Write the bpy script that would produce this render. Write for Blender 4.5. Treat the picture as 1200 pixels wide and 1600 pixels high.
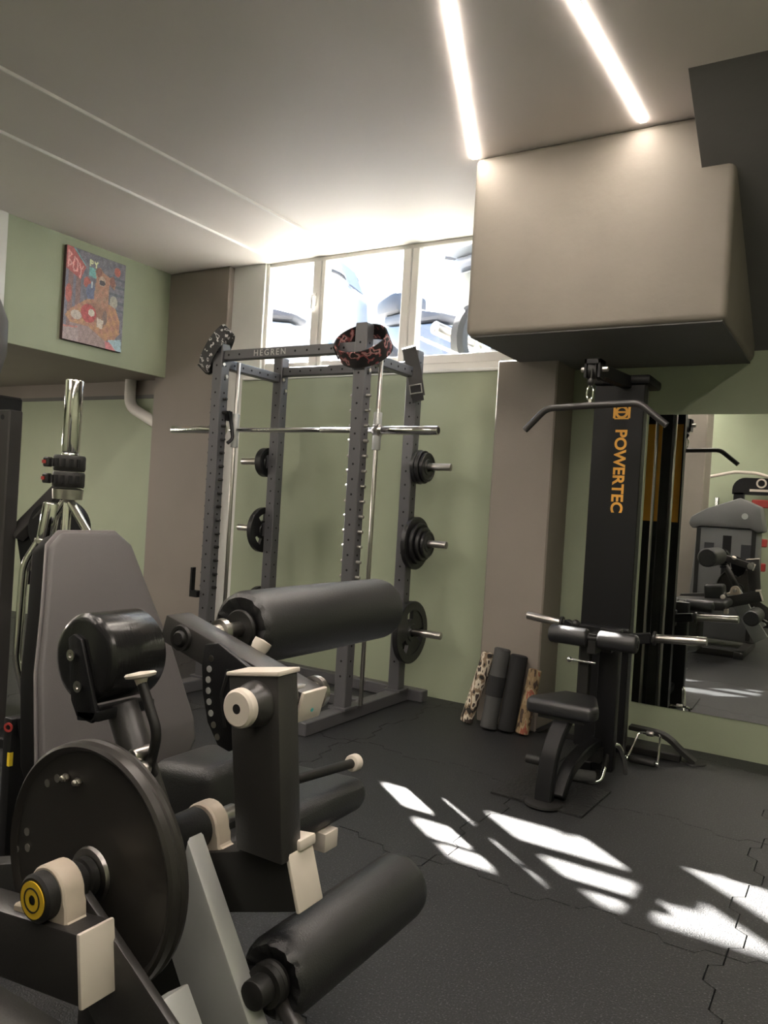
import bpy, bmesh, math, random
from mathutils import Vector as V, Matrix as M, Quaternion
random.seed(7)
sc = bpy.context.scene
for o in list(bpy.data.objects): bpy.data.objects.remove(o)
COL = sc.collection

# ------------------------------------------------------------------ camera
cam_d = bpy.data.cameras.new('camera'); cam = bpy.data.objects.new('camera', cam_d); COL.objects.link(cam)
cam_d.sensor_fit = 'VERTICAL'; cam_d.sensor_height = 36.0; cam_d.lens = 1230/1600*36
cam_d.clip_start = 0.02
r_ = V((0.851998, 0.520047, 0.060424)); u_ = V((-0.056368, -0.023625, 0.998131)); f_ = V((-0.520502, 0.853811, -0.009185))
cam.matrix_world = M(((r_.x, u_.x, -f_.x, 0), (r_.y, u_.y, -f_.y, 0), (r_.z, u_.z, -f_.z, 1.2), (0, 0, 0, 1)))
sc.camera = cam

# ------------------------------------------------------------------ sky, sun, exposure
w = bpy.data.worlds.new('sky'); sc.world = w; w.use_nodes = True
nt = w.node_tree; nt.nodes.clear()
wo = nt.nodes.new('ShaderNodeOutputWorld'); bg = nt.nodes.new('ShaderNodeBackground'); sky = nt.nodes.new('ShaderNodeTexSky')
sky.sky_type = 'HOSEK_WILKIE'; sky.sun_direction = V((-.93, .71, 1)).normalized(); sky.turbidity = 3.0; sky.ground_albedo = .4
bg.inputs['Strength'].default_value = 11.0
nt.links.new(sky.outputs[0], bg.inputs[0]); nt.links.new(bg.outputs[0], wo.inputs[0])
sd = bpy.data.lights.new('sun', 'SUN'); sun = bpy.data.objects.new('sun', sd); COL.objects.link(sun)
sd.energy = 38; sd.angle = math.radians(.8); sd.color = (1, .96, .9)
sun.rotation_euler = V((.93, -.71, -1)).to_track_quat('-Z', 'Y').to_euler(); sun.location = (-8, 12, 12)
sc.view_settings.view_transform = 'Standard'; sc.view_settings.look = 'None'
sc.view_settings.gamma = 1; sc.view_settings.use_curve_mapping = False
sc.view_settings.exposure = 1.6
LED = 29.0            # radiance of the ceiling light strips

# ------------------------------------------------------------------ materials
MATS = {}
def mat(name, col, rough=.5, metal=0, var=0.0, vscale=8, bump=0.0, bscale=60, spec=.5, emit=0, stretch=None, coat=0):
    if name in MATS: return MATS[name]
    m = bpy.data.materials.new(name); m.use_nodes = True; t = m.node_tree; b = t.nodes['Principled BSDF']
    b.inputs['Base Color'].default_value = (*col, 1); b.inputs['Roughness'].default_value = rough; b.inputs['Metallic'].default_value = metal
    b.inputs['Specular IOR Level'].default_value = spec; b.inputs['Coat Weight'].default_value = coat
    tc = t.nodes.new('ShaderNodeTexCoord'); src = tc.outputs['Object']
    if stretch:
        mp = t.nodes.new('ShaderNodeMapping'); mp.inputs['Scale'].default_value = stretch; t.links.new(src, mp.inputs[0]); src = mp.outputs[0]
    if var:
        n = t.nodes.new('ShaderNodeTexNoise'); n.inputs['Scale'].default_value = vscale; n.inputs['Detail'].default_value = 5; t.links.new(src, n.inputs[0])
        rp = t.nodes.new('ShaderNodeValToRGB'); e = rp.color_ramp.elements
        e[0].position = .3; e[1].position = .7
        e[0].color = (*[max(0, c*(1-var)) for c in col], 1); e[1].color = (*[min(1, c*(1+var)) for c in col], 1)
        t.links.new(n.outputs[0], rp.inputs[0]); t.links.new(rp.outputs[0], b.inputs['Base Color'])
    if bump:
        n2 = t.nodes.new('ShaderNodeTexNoise'); n2.inputs['Scale'].default_value = bscale; n2.inputs['Detail'].default_value = 4; t.links.new(src, n2.inputs[0])
        bp = t.nodes.new('ShaderNodeBump'); bp.inputs['Strength'].default_value = bump; bp.inputs['Distance'].default_value = .01
        t.links.new(n2.outputs[0], bp.inputs['Height']); t.links.new(bp.outputs[0], b.inputs['Normal'])
    if emit:
        b.inputs['Emission Color'].default_value = (*col, 1); b.inputs['Emission Strength'].default_value = emit
    MATS[name] = m; return m
def ramp_mat(name, stops, scale, rough=.7, stretch=None, detail=2, const=True, metal=0, bump=0):
    m = mat(name, stops[0][1], rough, metal, bump=bump, bscale=230); t = m.node_tree; b = t.nodes['Principled BSDF']
    tc = t.nodes.new('ShaderNodeTexCoord'); mp = t.nodes.new('ShaderNodeMapping'); mp.inputs['Scale'].default_value = stretch or (1, 1, 1)
    n = t.nodes.new('ShaderNodeTexNoise'); n.inputs['Scale'].default_value = scale; n.inputs['Detail'].default_value = detail
    rp = t.nodes.new('ShaderNodeValToRGB'); cr = rp.color_ramp
    if const: cr.interpolation = 'CONSTANT'
    while len(cr.elements) < len(stops): cr.elements.new(.5)
    for e, (p, c) in zip(cr.elements, stops): e.position = p; e.color = (*c, 1)
    t.links.new(tc.outputs['Object'], mp.inputs[0]); t.links.new(mp.outputs[0], n.inputs[0]); t.links.new(n.outputs[0], rp.inputs[0]); t.links.new(rp.outputs[0], b.inputs['Base Color'])
    return m
mGreen = mat('green_wall_paint', (.335, .375, .265), .62, var=.05, vscale=2, bump=.08, bscale=90)
mGrey = mat('taupe_wall_paint', (.24, .208, .182), .6, var=.05, vscale=2, bump=.1, bscale=70)
mBox = mat('taupe_plaster', (.235, .208, .176), .7, var=.06, vscale=3, bump=.35, bscale=9)
mCeil = mat('white_ceiling_paint', (.76, .705, .675), .55, var=.02, vscale=1.5)
mWhiteW = mat('white_gloss_wall_paint', (.68, .68, .65), .25, var=.02)
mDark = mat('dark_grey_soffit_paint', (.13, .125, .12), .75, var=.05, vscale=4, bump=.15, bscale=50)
mFrame = mat('window_frame_white', (.72, .70, .66), .35)
mMirror = mat('mirror_silver', (.86, .88, .86), .0, 1)
mRub = ramp_mat('speckled_black_rubber', [(.0, (.007, .0072, .0078)), (.42, (.011, .0114, .0122)), (.60, (.021, .0215, .0228)), (.70, (.10, .10, .104))], 170, .5, detail=2, const=False, bump=.3)
mSub = mat('floor_joint_black', (.006, .006, .006), .9)
mBlack = mat('black_powder_coat', (.007, .007, .008), .42, spec=.3, bump=.08, bscale=300)
mBlackG = mat('gloss_black_enamel', (.012, .012, .012), .22, bump=.06, bscale=30, stretch=(1, 9, 1))
mBlackM = mat('matte_black_steel', (.014, .0135, .013), .48, spec=.4, bump=.05, bscale=250)
mDiscM = mat('satin_black_disc', (.036, .033, .030), .38, .35, var=.1, vscale=6)
mAnth = mat('anthracite_frame_paint', (.034, .032, .031), .36, .1, spec=.6, bump=.05, bscale=200)
mRackP = mat('rack_grey_paint', (.10, .098, .105), .42, .2, bump=.05, bscale=200)
mVinyl = mat('black_vinyl', (.011, .011, .012), .42, spec=.75, bump=.18, bscale=350)
mSide = mat('black_pad_side', (.006, .006, .006), .7, spec=.12)
mVinG = mat('grey_vinyl', (.085, .078, .079), .5, var=.03, bump=.15, bscale=400)
mPipe = mat('vinyl_piping_grey', (.16, .15, .15), .4)
mCream = mat('cream_plastic', (.62, .56, .49), .45, var=.03)
mTan = mat('painted_cast_tan', (.58, .50, .41), .4, .2, var=.05, vscale=30)
mYel = mat('yellow_cap', (.75, .50, .03), .4)
mChrome = mat('chrome', (.75, .74, .72), .09, 1)
mSteel = mat('brushed_steel', (.52, .50, .47), .28, 1, bump=.04, bscale=80)
mSilv = mat('silver_painted_arm', (.44, .45, .44), .38, .35, var=.05)
mIron = mat('black_iron_plate', (.014, .014, .015), .38, bump=.1, bscale=90)
mBolt = mat('bolt_zinc', (.55, .52, .47), .3, 1)
mHole = mat('bolt_hole_black', (.004, .004, .004), .9)
mOrange = mat('orange_panel', (.72, .33, .03), .45, var=.04)
mOrT = mat('orange_lettering', (.80, .40, .06), .5)
mSilverT = mat('silver_lettering', (.45, .44, .42), .5)
mPVC = mat('white_pvc_pipe', (.68, .65, .61), .4)
mProf = mat('white_led_profile', (.85, .83, .80), .3)
mLed = mat('led_strip_lit', (1.0, .895, .795), .5, emit=LED)
mLeath = mat('black_leather', (.02, .019, .018), .5, bump=.2, bscale=200)
mCamoB = ramp_mat('black_white_camo_webbing', [(.0, (.01, .01, .01)), (.52, (.03, .03, .03)), (.58, (.55, .53, .52)), (.66, (.02, .02, .02))], 30, .6)
mRedB = ramp_mat('red_black_webbing', [(.0, (.012, .01, .01)), (.52, (.22, .05, .05)), (.57, (.42, .22, .21)), (.63, (.02, .015, .015))], 20, .7)
mCamoW = ramp_mat('sand_black_camo', [(.0, (.02, .016, .013)), (.42, (.25, .18, .12)), (.50, (.62, .55, .44)), (.60, (.05, .035, .03))], 28, .75, stretch=(1.4, 1, .6), detail=1)
mCamoF = ramp_mat('forest_camo', [(.0, (.05, .03, .02)), (.42, (.22, .15, .08)), (.52, (.33, .25, .15)), (.60, (.28, .08, .05)), (.68, (.11, .09, .06))], 22, .8, stretch=(1.5, 1, .5), detail=4)
mFoamG = mat('grey_foam', (.06, .06, .06), .75, bump=.2, bscale=250)
mFoamK = mat('black_foam', (.012, .012, .013), .8, bump=.2, bscale=250)
mShr = mat('grey_shroud_plastic', (.12, .12, .12), .45, var=.04)
mRed = mat('red_plastic', (.28, .03, .025), .45)
mPave = mat('pale_pavement', (.62, .60, .57), .8, var=.08, vscale=3)
mFac = mat('pale_facade', (.75, .72, .68), .8, var=.05, vscale=2)
mFacO = mat('terracotta_trim', (.70, .42, .28), .8)
mGlassD = mat('window_dark_glass', (.25, .30, .36), .1)
mBikeW = mat('bike_white_panel', (.33, .35, .36), .3)
mBikeB = mat('bike_blue_grey_panel', (.15, .17, .21), .35)
mBikeK = mat('bike_seat_grey', (.06, .062, .07), .6)
mTyre = mat('tyre_rubber', (.05, .05, .055), .8)
mLabel = mat('yellow_warning_sticker', (.75, .55, .03), .5)
mPlac = mat('dark_placard', (.04, .04, .045), .4)
mGlass = bpy.data.materials.new('window_glass'); mGlass.use_nodes = True
_t = mGlass.node_tree; _t.nodes.remove(_t.nodes['Principled BSDF'])
_tr = _t.nodes.new('ShaderNodeBsdfTransparent'); _gl = _t.nodes.new('ShaderNodeBsdfGlossy'); _mx = _t.nodes.new('ShaderNodeMixShader')
_gl.inputs['Roughness'].default_value = .02; _mx.inputs[0].default_value = .05
_t.links.new(_tr.outputs[0], _mx.inputs[1]); _t.links.new(_gl.outputs[0], _mx.inputs[2]); _t.links.new(_mx.outputs[0], _t.nodes['Material Output'].inputs[0])

# ------------------------------------------------------------------ mesh helpers
def frame(d, up=(0, 0, 1)):
    d = V(d).normalized(); up = V(up)
    if abs(d.dot(up)) > .98: up = V((0, 1, 0)) if abs(d.y) < .9 else V((1, 0, 0))
    s = d.cross(up).normalized(); return d, s, s.cross(d)
def fil(pts, rad, n=5):
    pts = [V(p) for p in pts]; out = [pts[0]]
    for i in range(1, len(pts)-1):
        a, b, c = pts[i-1], pts[i], pts[i+1]; da = a-b; dc = c-b
        k = min(rad, da.length*.48, dc.length*.48); p0 = b+da.normalized()*k; p1 = b+dc.normalized()*k
        for j in range(n+1):
            t = j/n; out.append(p0*(1-t)**2+b*2*t*(1-t)+p1*t*t)
    return out+[pts[-1]]
class MB:
    def __init__(s): s.bm = bmesh.new()
    def _f(s, vs):
        try: return s.bm.faces.new(vs)
        except ValueError: return None
    def hexa(s, c):
        v = [s.bm.verts.new(p) for p in c]
        for q in ((0, 3, 2, 1), (4, 5, 6, 7), (0, 1, 5, 4), (1, 2, 6, 5), (2, 3, 7, 6), (3, 0, 4, 7)): s._f([v[i] for i in q])
        return s
    def box(s, lo, hi, rot=None):
        lo, hi = V(lo), V(hi); c = (lo+hi)/2
        P = [V((x, y, z)) for z in (lo.z, hi.z) for x, y in ((lo.x, lo.y), (hi.x, lo.y), (hi.x, hi.y), (lo.x, hi.y))]
        if rot: P = [c+rot @ (p-c) for p in P]
        return s.hexa(P)
    def beam(s, p0, p1, wd, h, up=(0, 0, 1)):
        p0, p1 = V(p0), V(p1); d, sd_, u = frame(p1-p0, up); a = sd_*wd/2; b = u*h/2
        return s.hexa([p0-a-b, p0+a-b, p1+a-b, p1-a-b, p0-a+b, p0+a+b, p1+a+b, p1-a+b])
    def lathe(s, prof, o, axis, n=28, mod=None, up=(0, 0, 1)):
        o = V(o); d, a, b = frame(axis, up); rings = []
        for i, (t, r) in enumerate(prof):
            if r < 1e-5: rings.append([s.bm.verts.new(o+d*t)])
            else:
                ring = []
                for k in range(n):
                    th = 2*math.pi*k/n; rr = r; tt = t
                    if mod: rr, tt = mod(i, th, r, t)
                    ring.append(s.bm.verts.new(o+d*tt+(a*math.cos(th)+b*math.sin(th))*rr))
                rings.append(ring)
        for A, B in zip(rings, rings[1:]):
            for k in range(n):
                k2 = (k+1) % n
                if len(A) == 1 and len(B) == 1: continue
                if len(A) == 1: s._f([A[0], B[k2], B[k]])
                elif len(B) == 1: s._f([A[k], A[k2], B[0]])
                else: s._f([A[k], A[k2], B[k2], B[k]])
        return s
    def cyl(s, p0, p1, r, r1=None, n=20):
        p0, p1 = V(p0), V(p1); L = (p1-p0).length; r1 = r if r1 is None else r1
        return s.lathe([(0, 0), (0, r), (L, r1), (L, 0)], p0, p1-p0, n)
    def rod(s, p0, p1, r, c=.004, n=20):
        p0, p1 = V(p0), V(p1); L = (p1-p0).length; c = min(c, r*.9, L*.4)
        return s.lathe([(0, 0), (0, r-c), (c*.3, r-c*.3), (c, r), (L-c, r), (L-c*.3, r-c*.3), (L, r-c), (L, 0)], p0, p1-p0, n)
    def tube(s, pts, r, n=10, closed=False, sect=None):
        pts = [V(p) for p in pts]; N = len(pts); T = []
        for i in range(N):
            if closed: t = pts[(i+1) % N]-pts[i-1]
            else: t = pts[min(i+1, N-1)]-pts[max(i-1, 0)]
            T.append(t.normalized())
        _, a, b = frame(T[0]); rings = []
        for i in range(N):
            if i:
                q = T[i-1].rotation_difference(T[i]); a = q @ a; b = q @ b
            rr = r[i] if isinstance(r, (list, tuple)) else r
            if sect: rings.append([s.bm.verts.new(pts[i]+a*x+b*y) for x, y in sect])
            else: rings.append([s.bm.verts.new(pts[i]+(a*math.cos(2*math.pi*k/n)+b*math.sin(2*math.pi*k/n))*rr) for k in range(n)])
        m = len(rings[0]); pr = list(zip(rings, rings[1:]))
        if closed: pr.append((rings[-1], rings[0]))
        for A, B in pr:
            for k in range(m): s._f([A[k], A[(k+1) % m], B[(k+1) % m], B[k]])
        if not closed: s._f(rings[0][::-1]); s._f(rings[-1])
        return s
    def prism(s, poly, vec):
        vec = V(vec); a = [s.bm.verts.new(V(p)) for p in poly]; b = [s.bm.verts.new(V(p)+vec) for p in poly]
        s._f(a[::-1]); s._f(b); n = len(a)
        for i in range(n): s._f([a[i], a[(i+1) % n], b[(i+1) % n], b[i]])
        return s
    def strip(s, pts, wdir, wd, th):
        """flat band swept along pts; wdir its width direction (constant or list), th its thickness"""
        pts = [V(p) for p in pts]; N = len(pts); rings = []
        for i in range(N):
            t = (pts[min(i+1, N-1)]-pts[max(i-1, 0)]).normalized(); wv = V(wdir[i]) if isinstance(wdir, list) else V(wdir)
            nn = t.cross(wv).normalized()*th/2; wv = wv.normalized()*wd/2
            rings.append([s.bm.verts.new(pts[i]+p) for p in (-wv-nn, wv-nn, wv+nn, -wv+nn)])
        for A, B in zip(rings, rings[1:]):
            for k in range(4): s._f([A[k], A[(k+1) % 4], B[(k+1) % 4], B[k]])
        s._f(rings[0][::-1]); s._f(rings[-1]); return s
    def ball(s, c, r, n=12, sz=(1, 1, 1)):
        mt = M.Translation(V(c)) @ M.Diagonal((*sz, 1))
        bmesh.ops.create_uvsphere(s.bm, u_segments=n, v_segments=max(6, n//2), radius=r, matrix=mt); return s
    def bev(s, off, seg=2, ang=30):
        bmesh.ops.recalc_face_normals(s.bm, faces=s.bm.faces)
        es = [e for e in s.bm.edges if len(e.link_faces) == 2 and e.calc_face_angle(0) > math.radians(ang)]
        bmesh.ops.bevel(s.bm, geom=es, offset=off, segments=seg, affect='EDGES', profile=.5, clamp_overlap=True); return s
    def build(s, name, m, parent=None, base=None, sharp=35):
        bmesh.ops.recalc_face_normals(s.bm, faces=s.bm.faces)
        o = V((0, 0, 0))
        if base is not None: o = V(base)
        elif parent is not None: o = V(parent['_o'])
        bmesh.ops.translate(s.bm, verts=s.bm.verts, vec=-o)
        me = bpy.data.meshes.new(name); s.bm.to_mesh(me); s.bm.free()
        for p in me.polygons: p.use_smooth = True
        me.set_sharp_from_angle(angle=math.radians(sharp))
        me.materials.append(m)
        ob = bpy.data.objects.new(name, me); COL.objects.link(ob); ob['_o'] = tuple(o)
        if parent is not None: ob.parent = parent
        else: ob.location = o
        return ob
def thing(name, label, cat, loc, group=None):
    o = bpy.data.objects.new(name, None); COL.objects.link(o); o.location = loc; o.empty_display_size = .1
    o['_o'] = tuple(loc); return tag(o, label, cat, group)
def tag(o, label, cat, group=None):
    o['label'] = label; o['category'] = cat
    if group: o['group'] = group
    return o
def struct(o, label=None):
    o['kind'] = 'structure'
    if label: o['label'] = label
    return o
def text_part(name, txt, m, parent, org, xdir, ydir, size, ext=.0015, spacing=1.0, bold=0):
    cu = bpy.data.curves.new(name, 'FONT'); cu.body = txt; cu.size = size; cu.extrude = ext; cu.space_character = spacing; cu.offset = bold
    cu.align_x = 'CENTER'; cu.align_y = 'CENTER'; tmp = bpy.data.objects.new('tmp', cu); COL.objects.link(tmp)
    bpy.context.view_layer.update()
    me = bpy.data.meshes.new_from_object(tmp.evaluated_get(bpy.context.evaluated_depsgraph_get())); bpy.data.objects.remove(tmp)
    x = V(xdir).normalized(); y = V(ydir).normalized(); z = x.cross(y); o = V(parent['_o'])
    me.transform(M(((x.x, y.x, z.x, org[0]-o.x), (x.y, y.y, z.y, org[1]-o.y), (x.z, y.z, z.z, org[2]-o.z), (0, 0, 0, 1))))
    me.materials.clear(); me.materials.append(m); me.name = name
    ob = bpy.data.objects.new(name, me); COL.objects.link(ob); ob.parent = parent; ob['_o'] = tuple(o); return ob
def plane_quad(name, m, pts, th, nrm):
    """wall panel: quad with thickness th along nrm (away from the room)"""
    return MB().prism(pts, V(nrm)*th).build(name, m)

# ================================================================== the setting
WY, ZC = 4.45, 2.92
fl = struct(MB().box((-7.9, -2.4, -.10), (1.8, 4.9, -.012)).build('floor', mSub), 'black speckled rubber gym floor of interlocking tiles')
def seam(n0, n1, amp=.035, tabs=4):
    """offset profile of a jigsaw edge: list of (t, offset)"""
    out = [(0, 0)]; L = 1/tabs
    for k in range(tabs):
        a = k*L
        s_ = amp if k % 2 == 0 else -amp
        out += [(a+L*.22, 0), (a+L*.32, s_), (a+L*.68, s_), (a+L*.78, 0)]
    return out+[(1, 0)]
PT = .94; SX0 = -.26-8*PT; SY0 = 2.40-5*PT; SE = seam(0, 0)
def tile_mesh():
    p = []
    for t, o in SE[:-1]: p.append((t*PT, o))
    for t, o in SE[:-1]: p.append((PT+o, t*PT))
    for t, o in reversed(SE[1:]): p.append((t*PT, PT+o))
    for t, o in reversed(SE[1:]): p.append((o, t*PT))
    c = PT/2; k = .9955
    b = MB(); b.prism([((x-c)*k, (y-c)*k, -.012) for x, y in p], (0, 0, .012))
    bmesh.ops.recalc_face_normals(b.bm, faces=b.bm.faces); me = bpy.data.meshes.new('rubber_tile'); b.bm.to_mesh(me); b.bm.free(); me.materials.append(mRub); return me
tm = tile_mesh()
for i in range(0, 10):
    for j in range(0, 8):
        x = SX0+(i+.5)*PT; y = SY0+(j+.5)*PT
        if x-PT/2 > 1.55 or y-PT/2 > 4.40: continue
        o = bpy.data.objects.new('rubber_tile', tm); COL.objects.link(o); o.parent = fl; o.location = (x, y, 0)

struct(MB().box((-4.80, -2.4, ZC), (1.8, 4.535, ZC+.2)).build('ceiling', mCeil))
b = MB(); b.box((-4.02, WY, 0), (1.8, WY+.25, 2.075)); b.box((-1.62, WY, 2.075), (1.8, WY+.25, ZC)); struct(b.build('wall_back', mGreen), 'sage green painted wall below the high window')
b = MB(); b.box((-4.17, WY, 0), (-4.02, WY+.25, 2.075)); b.box((-4.17, WY, 2.075), (-3.86, WY+.09, ZC)); struct(b.build('trim_1', mWhiteW), 'white painted wall strip beside the window')
struct(MB().box((-4.91, 4.40, 0), (-4.16, 4.72, ZC)).bev(.008, 1).build('trim_2', mGrey), 'taupe painted pilaster left of the window')
struct(MB().box((-1.83, 4.15, 0), (-1.475, WY, 2.06)).bev(.008, 1).build('trim_3', mGrey), 'taupe painted pillar behind the leaning foam pads')
struct(MB().box((-1.722, 3.482, 2.05), (-.53, WY, ZC)).bev(.03, 3).build('trim_4', mBox), 'boxed-in taupe plaster block hanging from the ceiling')
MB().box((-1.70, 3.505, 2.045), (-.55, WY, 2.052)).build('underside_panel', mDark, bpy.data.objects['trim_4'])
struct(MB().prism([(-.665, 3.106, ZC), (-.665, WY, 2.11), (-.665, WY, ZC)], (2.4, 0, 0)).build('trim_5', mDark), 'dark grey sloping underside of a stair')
struct(MB().box((-4.81, -2.4, 2.10), (-4.787, 4.40, ZC)).build('wall_left', mGreen), 'sage green bulkhead wall carrying the picture')
struct(MB().box((-7.9, -2.4, 2.105), (-4.81, 4.55, 2.4)).build('trim_6', mGrey), 'low taupe ceiling beyond the green bulkhead')
b = MB(); b.box((-7.9, 4.50, 0), (-4.90, 4.72, 1.955)); struct(b.build('wall_niche', mGreen), 'sage green wall of the low area on the left')
b = MB(); b.box((-7.9, 4.50, 1.985), (-4.90, 4.72, 2.105)); struct(b.build('trim_7', mGrey))
b = MB(); b.box((-7.9, 4.49, 1.955), (-4.90, 4.72, 1.985)); struct(b.build('trim_8', mDark))
struct(MB().box((-7.9, -2.4, 0), (-7.7, 4.72, 2.105)).build('wall_far_left', mGreen))
struct(MB().box((1.6, -2.4, 0), (1.8, WY, ZC)).build('wall_right', mGreen))
struct(MB().box((-7.9, -2.4, 0), (1.8, -2.2, ZC)).build('wall_front', mGreen))
struct(MB().box((-4.90, 2.82, 2.10), (-4.765, 3.005, ZC)).bev(.01, 2).build('trim_9', mWhiteW), 'white boxed pipe at the end of the bulkhead')
struct(MB().box((-1.82, -.55, 0), (-1.50, -.15, ZC)).bev(.01, 1).build('trim_10', mBox), 'beige pillar behind the camera, seen in the mirror')
# mirror on the back wall
mi = thing('wall_mirror', 'large frameless wall mirror behind the lat pulldown machine', 'mirror', (.2, WY, .2))
MB().box((-1.04, WY-.006, .20), (1.5, WY-.001, 1.782)).build('mirror_glass', mMirror, mi)

# window: frame, mullions, panes
win = struct(MB().box((-3.86, 4.47, 2.075), (-1.62, 4.53, 2.125)).build('window_1', mFrame), 'high street-level window with white frames')
def wpart(n, lo, hi, m, bv=.004): 
    b = MB().box(lo, hi)
    if bv: b.bev(bv, 1)
    return b.build(n, m, win)
wpart('window_frame', (-3.86, 4.47, 2.125), (-3.83, 4.53, ZC), mFrame)
wpart('window_frame', (-3.83, 4.47, 2.89), (-1.62, 4.53, ZC), mFrame)
for x0, x1 in ((-3.42, -3.355), (-3.345, -3.315), (-2.685, -2.625), (-2.615, -2.565)):
    wpart('mullion', (x0, 4.455, 2.125), (x1, 4.53, 2.89), mFrame)
for x0, x1 in ((-3.83, -3.42), (-3.315, -2.685), (-2.565, -1.62)):
    wpart('sash_rail', (x0, 4.475, 2.125), (x1, 4.525, 2.185), mFrame)
    wpart('pane', (x0, 4.497, 2.185), (x1, 4.503, 2.89), mGlass, 0)
b = MB(); b.box((-3.398, 4.445, 2.57), (-3.378, 4.456, 2.66)); b.tube(fil([(-3.388, 4.45, 2.64), (-3.388, 4.415, 2.64), (-3.388, 4.415, 2.54)], .012), .008, 8); b.build('window_handle', mFrame, win)
wpart('window_sill', (-4.0, 4.43, 2.06), (-1.83, 4.47, 2.078), mWhiteW)

# ceiling light strips; the ones wholly out of view are added for fill
def strip_light(p0, p1, wd, lit, label, group, h=.005):
    p0, p1 = V(p0), V(p1); c = (p0+p1)/2; t = thing('led_strip_light', label, 'ceiling light', c, group); d = V((0, 0, h/2))
    MB().beam(p0-d*1.0, p1-d*1.0, wd, h).build('profile', mProf, t)
    MB().beam(p0-V((0, 0, h+.001)), p1-V((0, 0, h+.001)), wd*.99, .0022).build('diffuser', mLed if lit else mProf, t)
z = ZC
strip_light((-1.722, 3.475, z), (-.52, .27, z), .027, True, 'lit warm ceiling light strip ending at the left corner of the plaster block', 'lit ceiling strips')
strip_light((-.91, 3.44, z), (-.95, -.6, z), .027, True, 'lit warm ceiling light strip ending above the middle of the plaster block', 'lit ceiling strips')
strip_light((-3.125, 4.40, z), (-3.16, 1.75, z), .008, False, 'unlit white ceiling strip, the inner of the two on the left', 'unlit ceiling strips', .013)
strip_light((-3.735, 4.40, z), (-3.71, 1.75, z), .008, False, 'unlit white ceiling strip nearest the green bulkhead', 'unlit ceiling strips', .013)
strip_light((-3.95, 2.2, z), (-3.95, .0, z), .08, True, 'unseen warm ceiling strip added along the bulkhead to light it', 'lit ceiling strips')  # unseen strip, added to throw warm light on the bulkhead
strip_light((-3.0, .4, z), (-2.9, -2.0, z), .05, True, 'added warm fill strip behind the camera on the left', 'lit ceiling strips')  # put in behind the camera to raise the fill
strip_light((-1.9, .6, z), (-1.9, -2.0, z), .05, True, 'added warm fill strip behind the camera in the middle', 'lit ceiling strips')  # unseen strip added as general room fill
strip_light((.6, 2.2, z), (.6, -2.0, z), .05, True, 'added warm fill strip behind the camera on the right', 'lit ceiling strips')  # added out of view to lift the ambient light
strip_light((-6.3, 3.3, 2.105), (-6.3, .8, 2.105), .06, True, 'added warm fill strip under the low ceiling on the left', 'lit ceiling strips')  # unseen strip, added to brighten the low area
wl = thing('wall_fill_light', 'long unseen fill light added on the far left wall', 'wall light', (-7.7, 2.4, 1.3))  # unseen lamp added to light the low ceiling and niche wall
MB().box((-7.70, 1.2, 1.22), (-7.67, 3.0, 1.30)).build('housing', mProf, wl)
MB().box((-7.67, 1.22, 1.235), (-7.655, 2.98, 1.285)).build('diffuser', mLed, wl)

# white drain pipe under the bulkhead
MB().tube(fil([(-5.24, 4.45, 2.105), (-5.24, 4.45, 1.885), (-4.85, 4.45, 1.72)], .09, 6), .045, 16).build('drain_pipe', mPVC, base=(-5.24, 4.45, 2.1))
tag(bpy.data.objects['drain_pipe'], 'white plastic drain pipe elbowing into the taupe pilaster', 'pipe')

# picture on the bulkhead: canvas with a flat print
pic = thing('canvas_picture', 'canvas picture of a boxer dog with red gloves on the green bulkhead', 'picture', (-4.787, 3.68, 2.205))
MB().box((-4.787, 3.43, 2.205), (-4.757, 3.935, 2.85)).bev(.003, 1).build('canvas', mat('canvas_edge_dark', (.06, .035, .03), .8), pic)
def inpoly(u, v, P):
    c = False; n = len(P)
    for i in range(n):
        (x1, y1), (x2, y2) = P[i], P[i-1]
        if (y1 > v) != (y2 > v) and u < (x2-x1)*(v-y1)/(y2-y1)+x1: c = not c
    return c
def ell(u, v, cx, cy, rx, ry): return ((u-cx)/rx)**2+((v-cy)/ry)**2 < 1
def seg(u, v, a, b, wd):
    dx, dy = b[0]-a[0], b[1]-a[1]; t = max(0, min(1, ((u-a[0])*dx+(v-a[1])*dy)/(dx*dx+dy*dy+1e-9)))
    return math.hypot(u-a[0]-t*dx, (v-a[1]-t*dy)*1.28) < wd
BOY = [((.03, .05), (.03, .22)), ((.03, .05), (.08, .08)), ((.08, .08), (.03, .13)), ((.03, .13), (.09, .18)), ((.09, .18), (.03, .22)),
       ((.13, .10), (.11, .20)), ((.13, .10), (.18, .13)), ((.18, .13), (.18, .24)), ((.18, .24), (.13, .25)), ((.13, .25), (.11, .20)),
       ((.21, .15), (.24, .22)), ((.28, .17), (.24, .22)), ((.24, .22), (.23, .30))]
PY = [((.39, .075), (.39, .135)), ((.39, .075), (.43, .085)), ((.43, .085), (.43, .105)), ((.43, .105), (.39, .108)), ((.46, .08), (.485, .105)), ((.51, .08), (.485, .105)), ((.485, .105), (.485, .14))]
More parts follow.
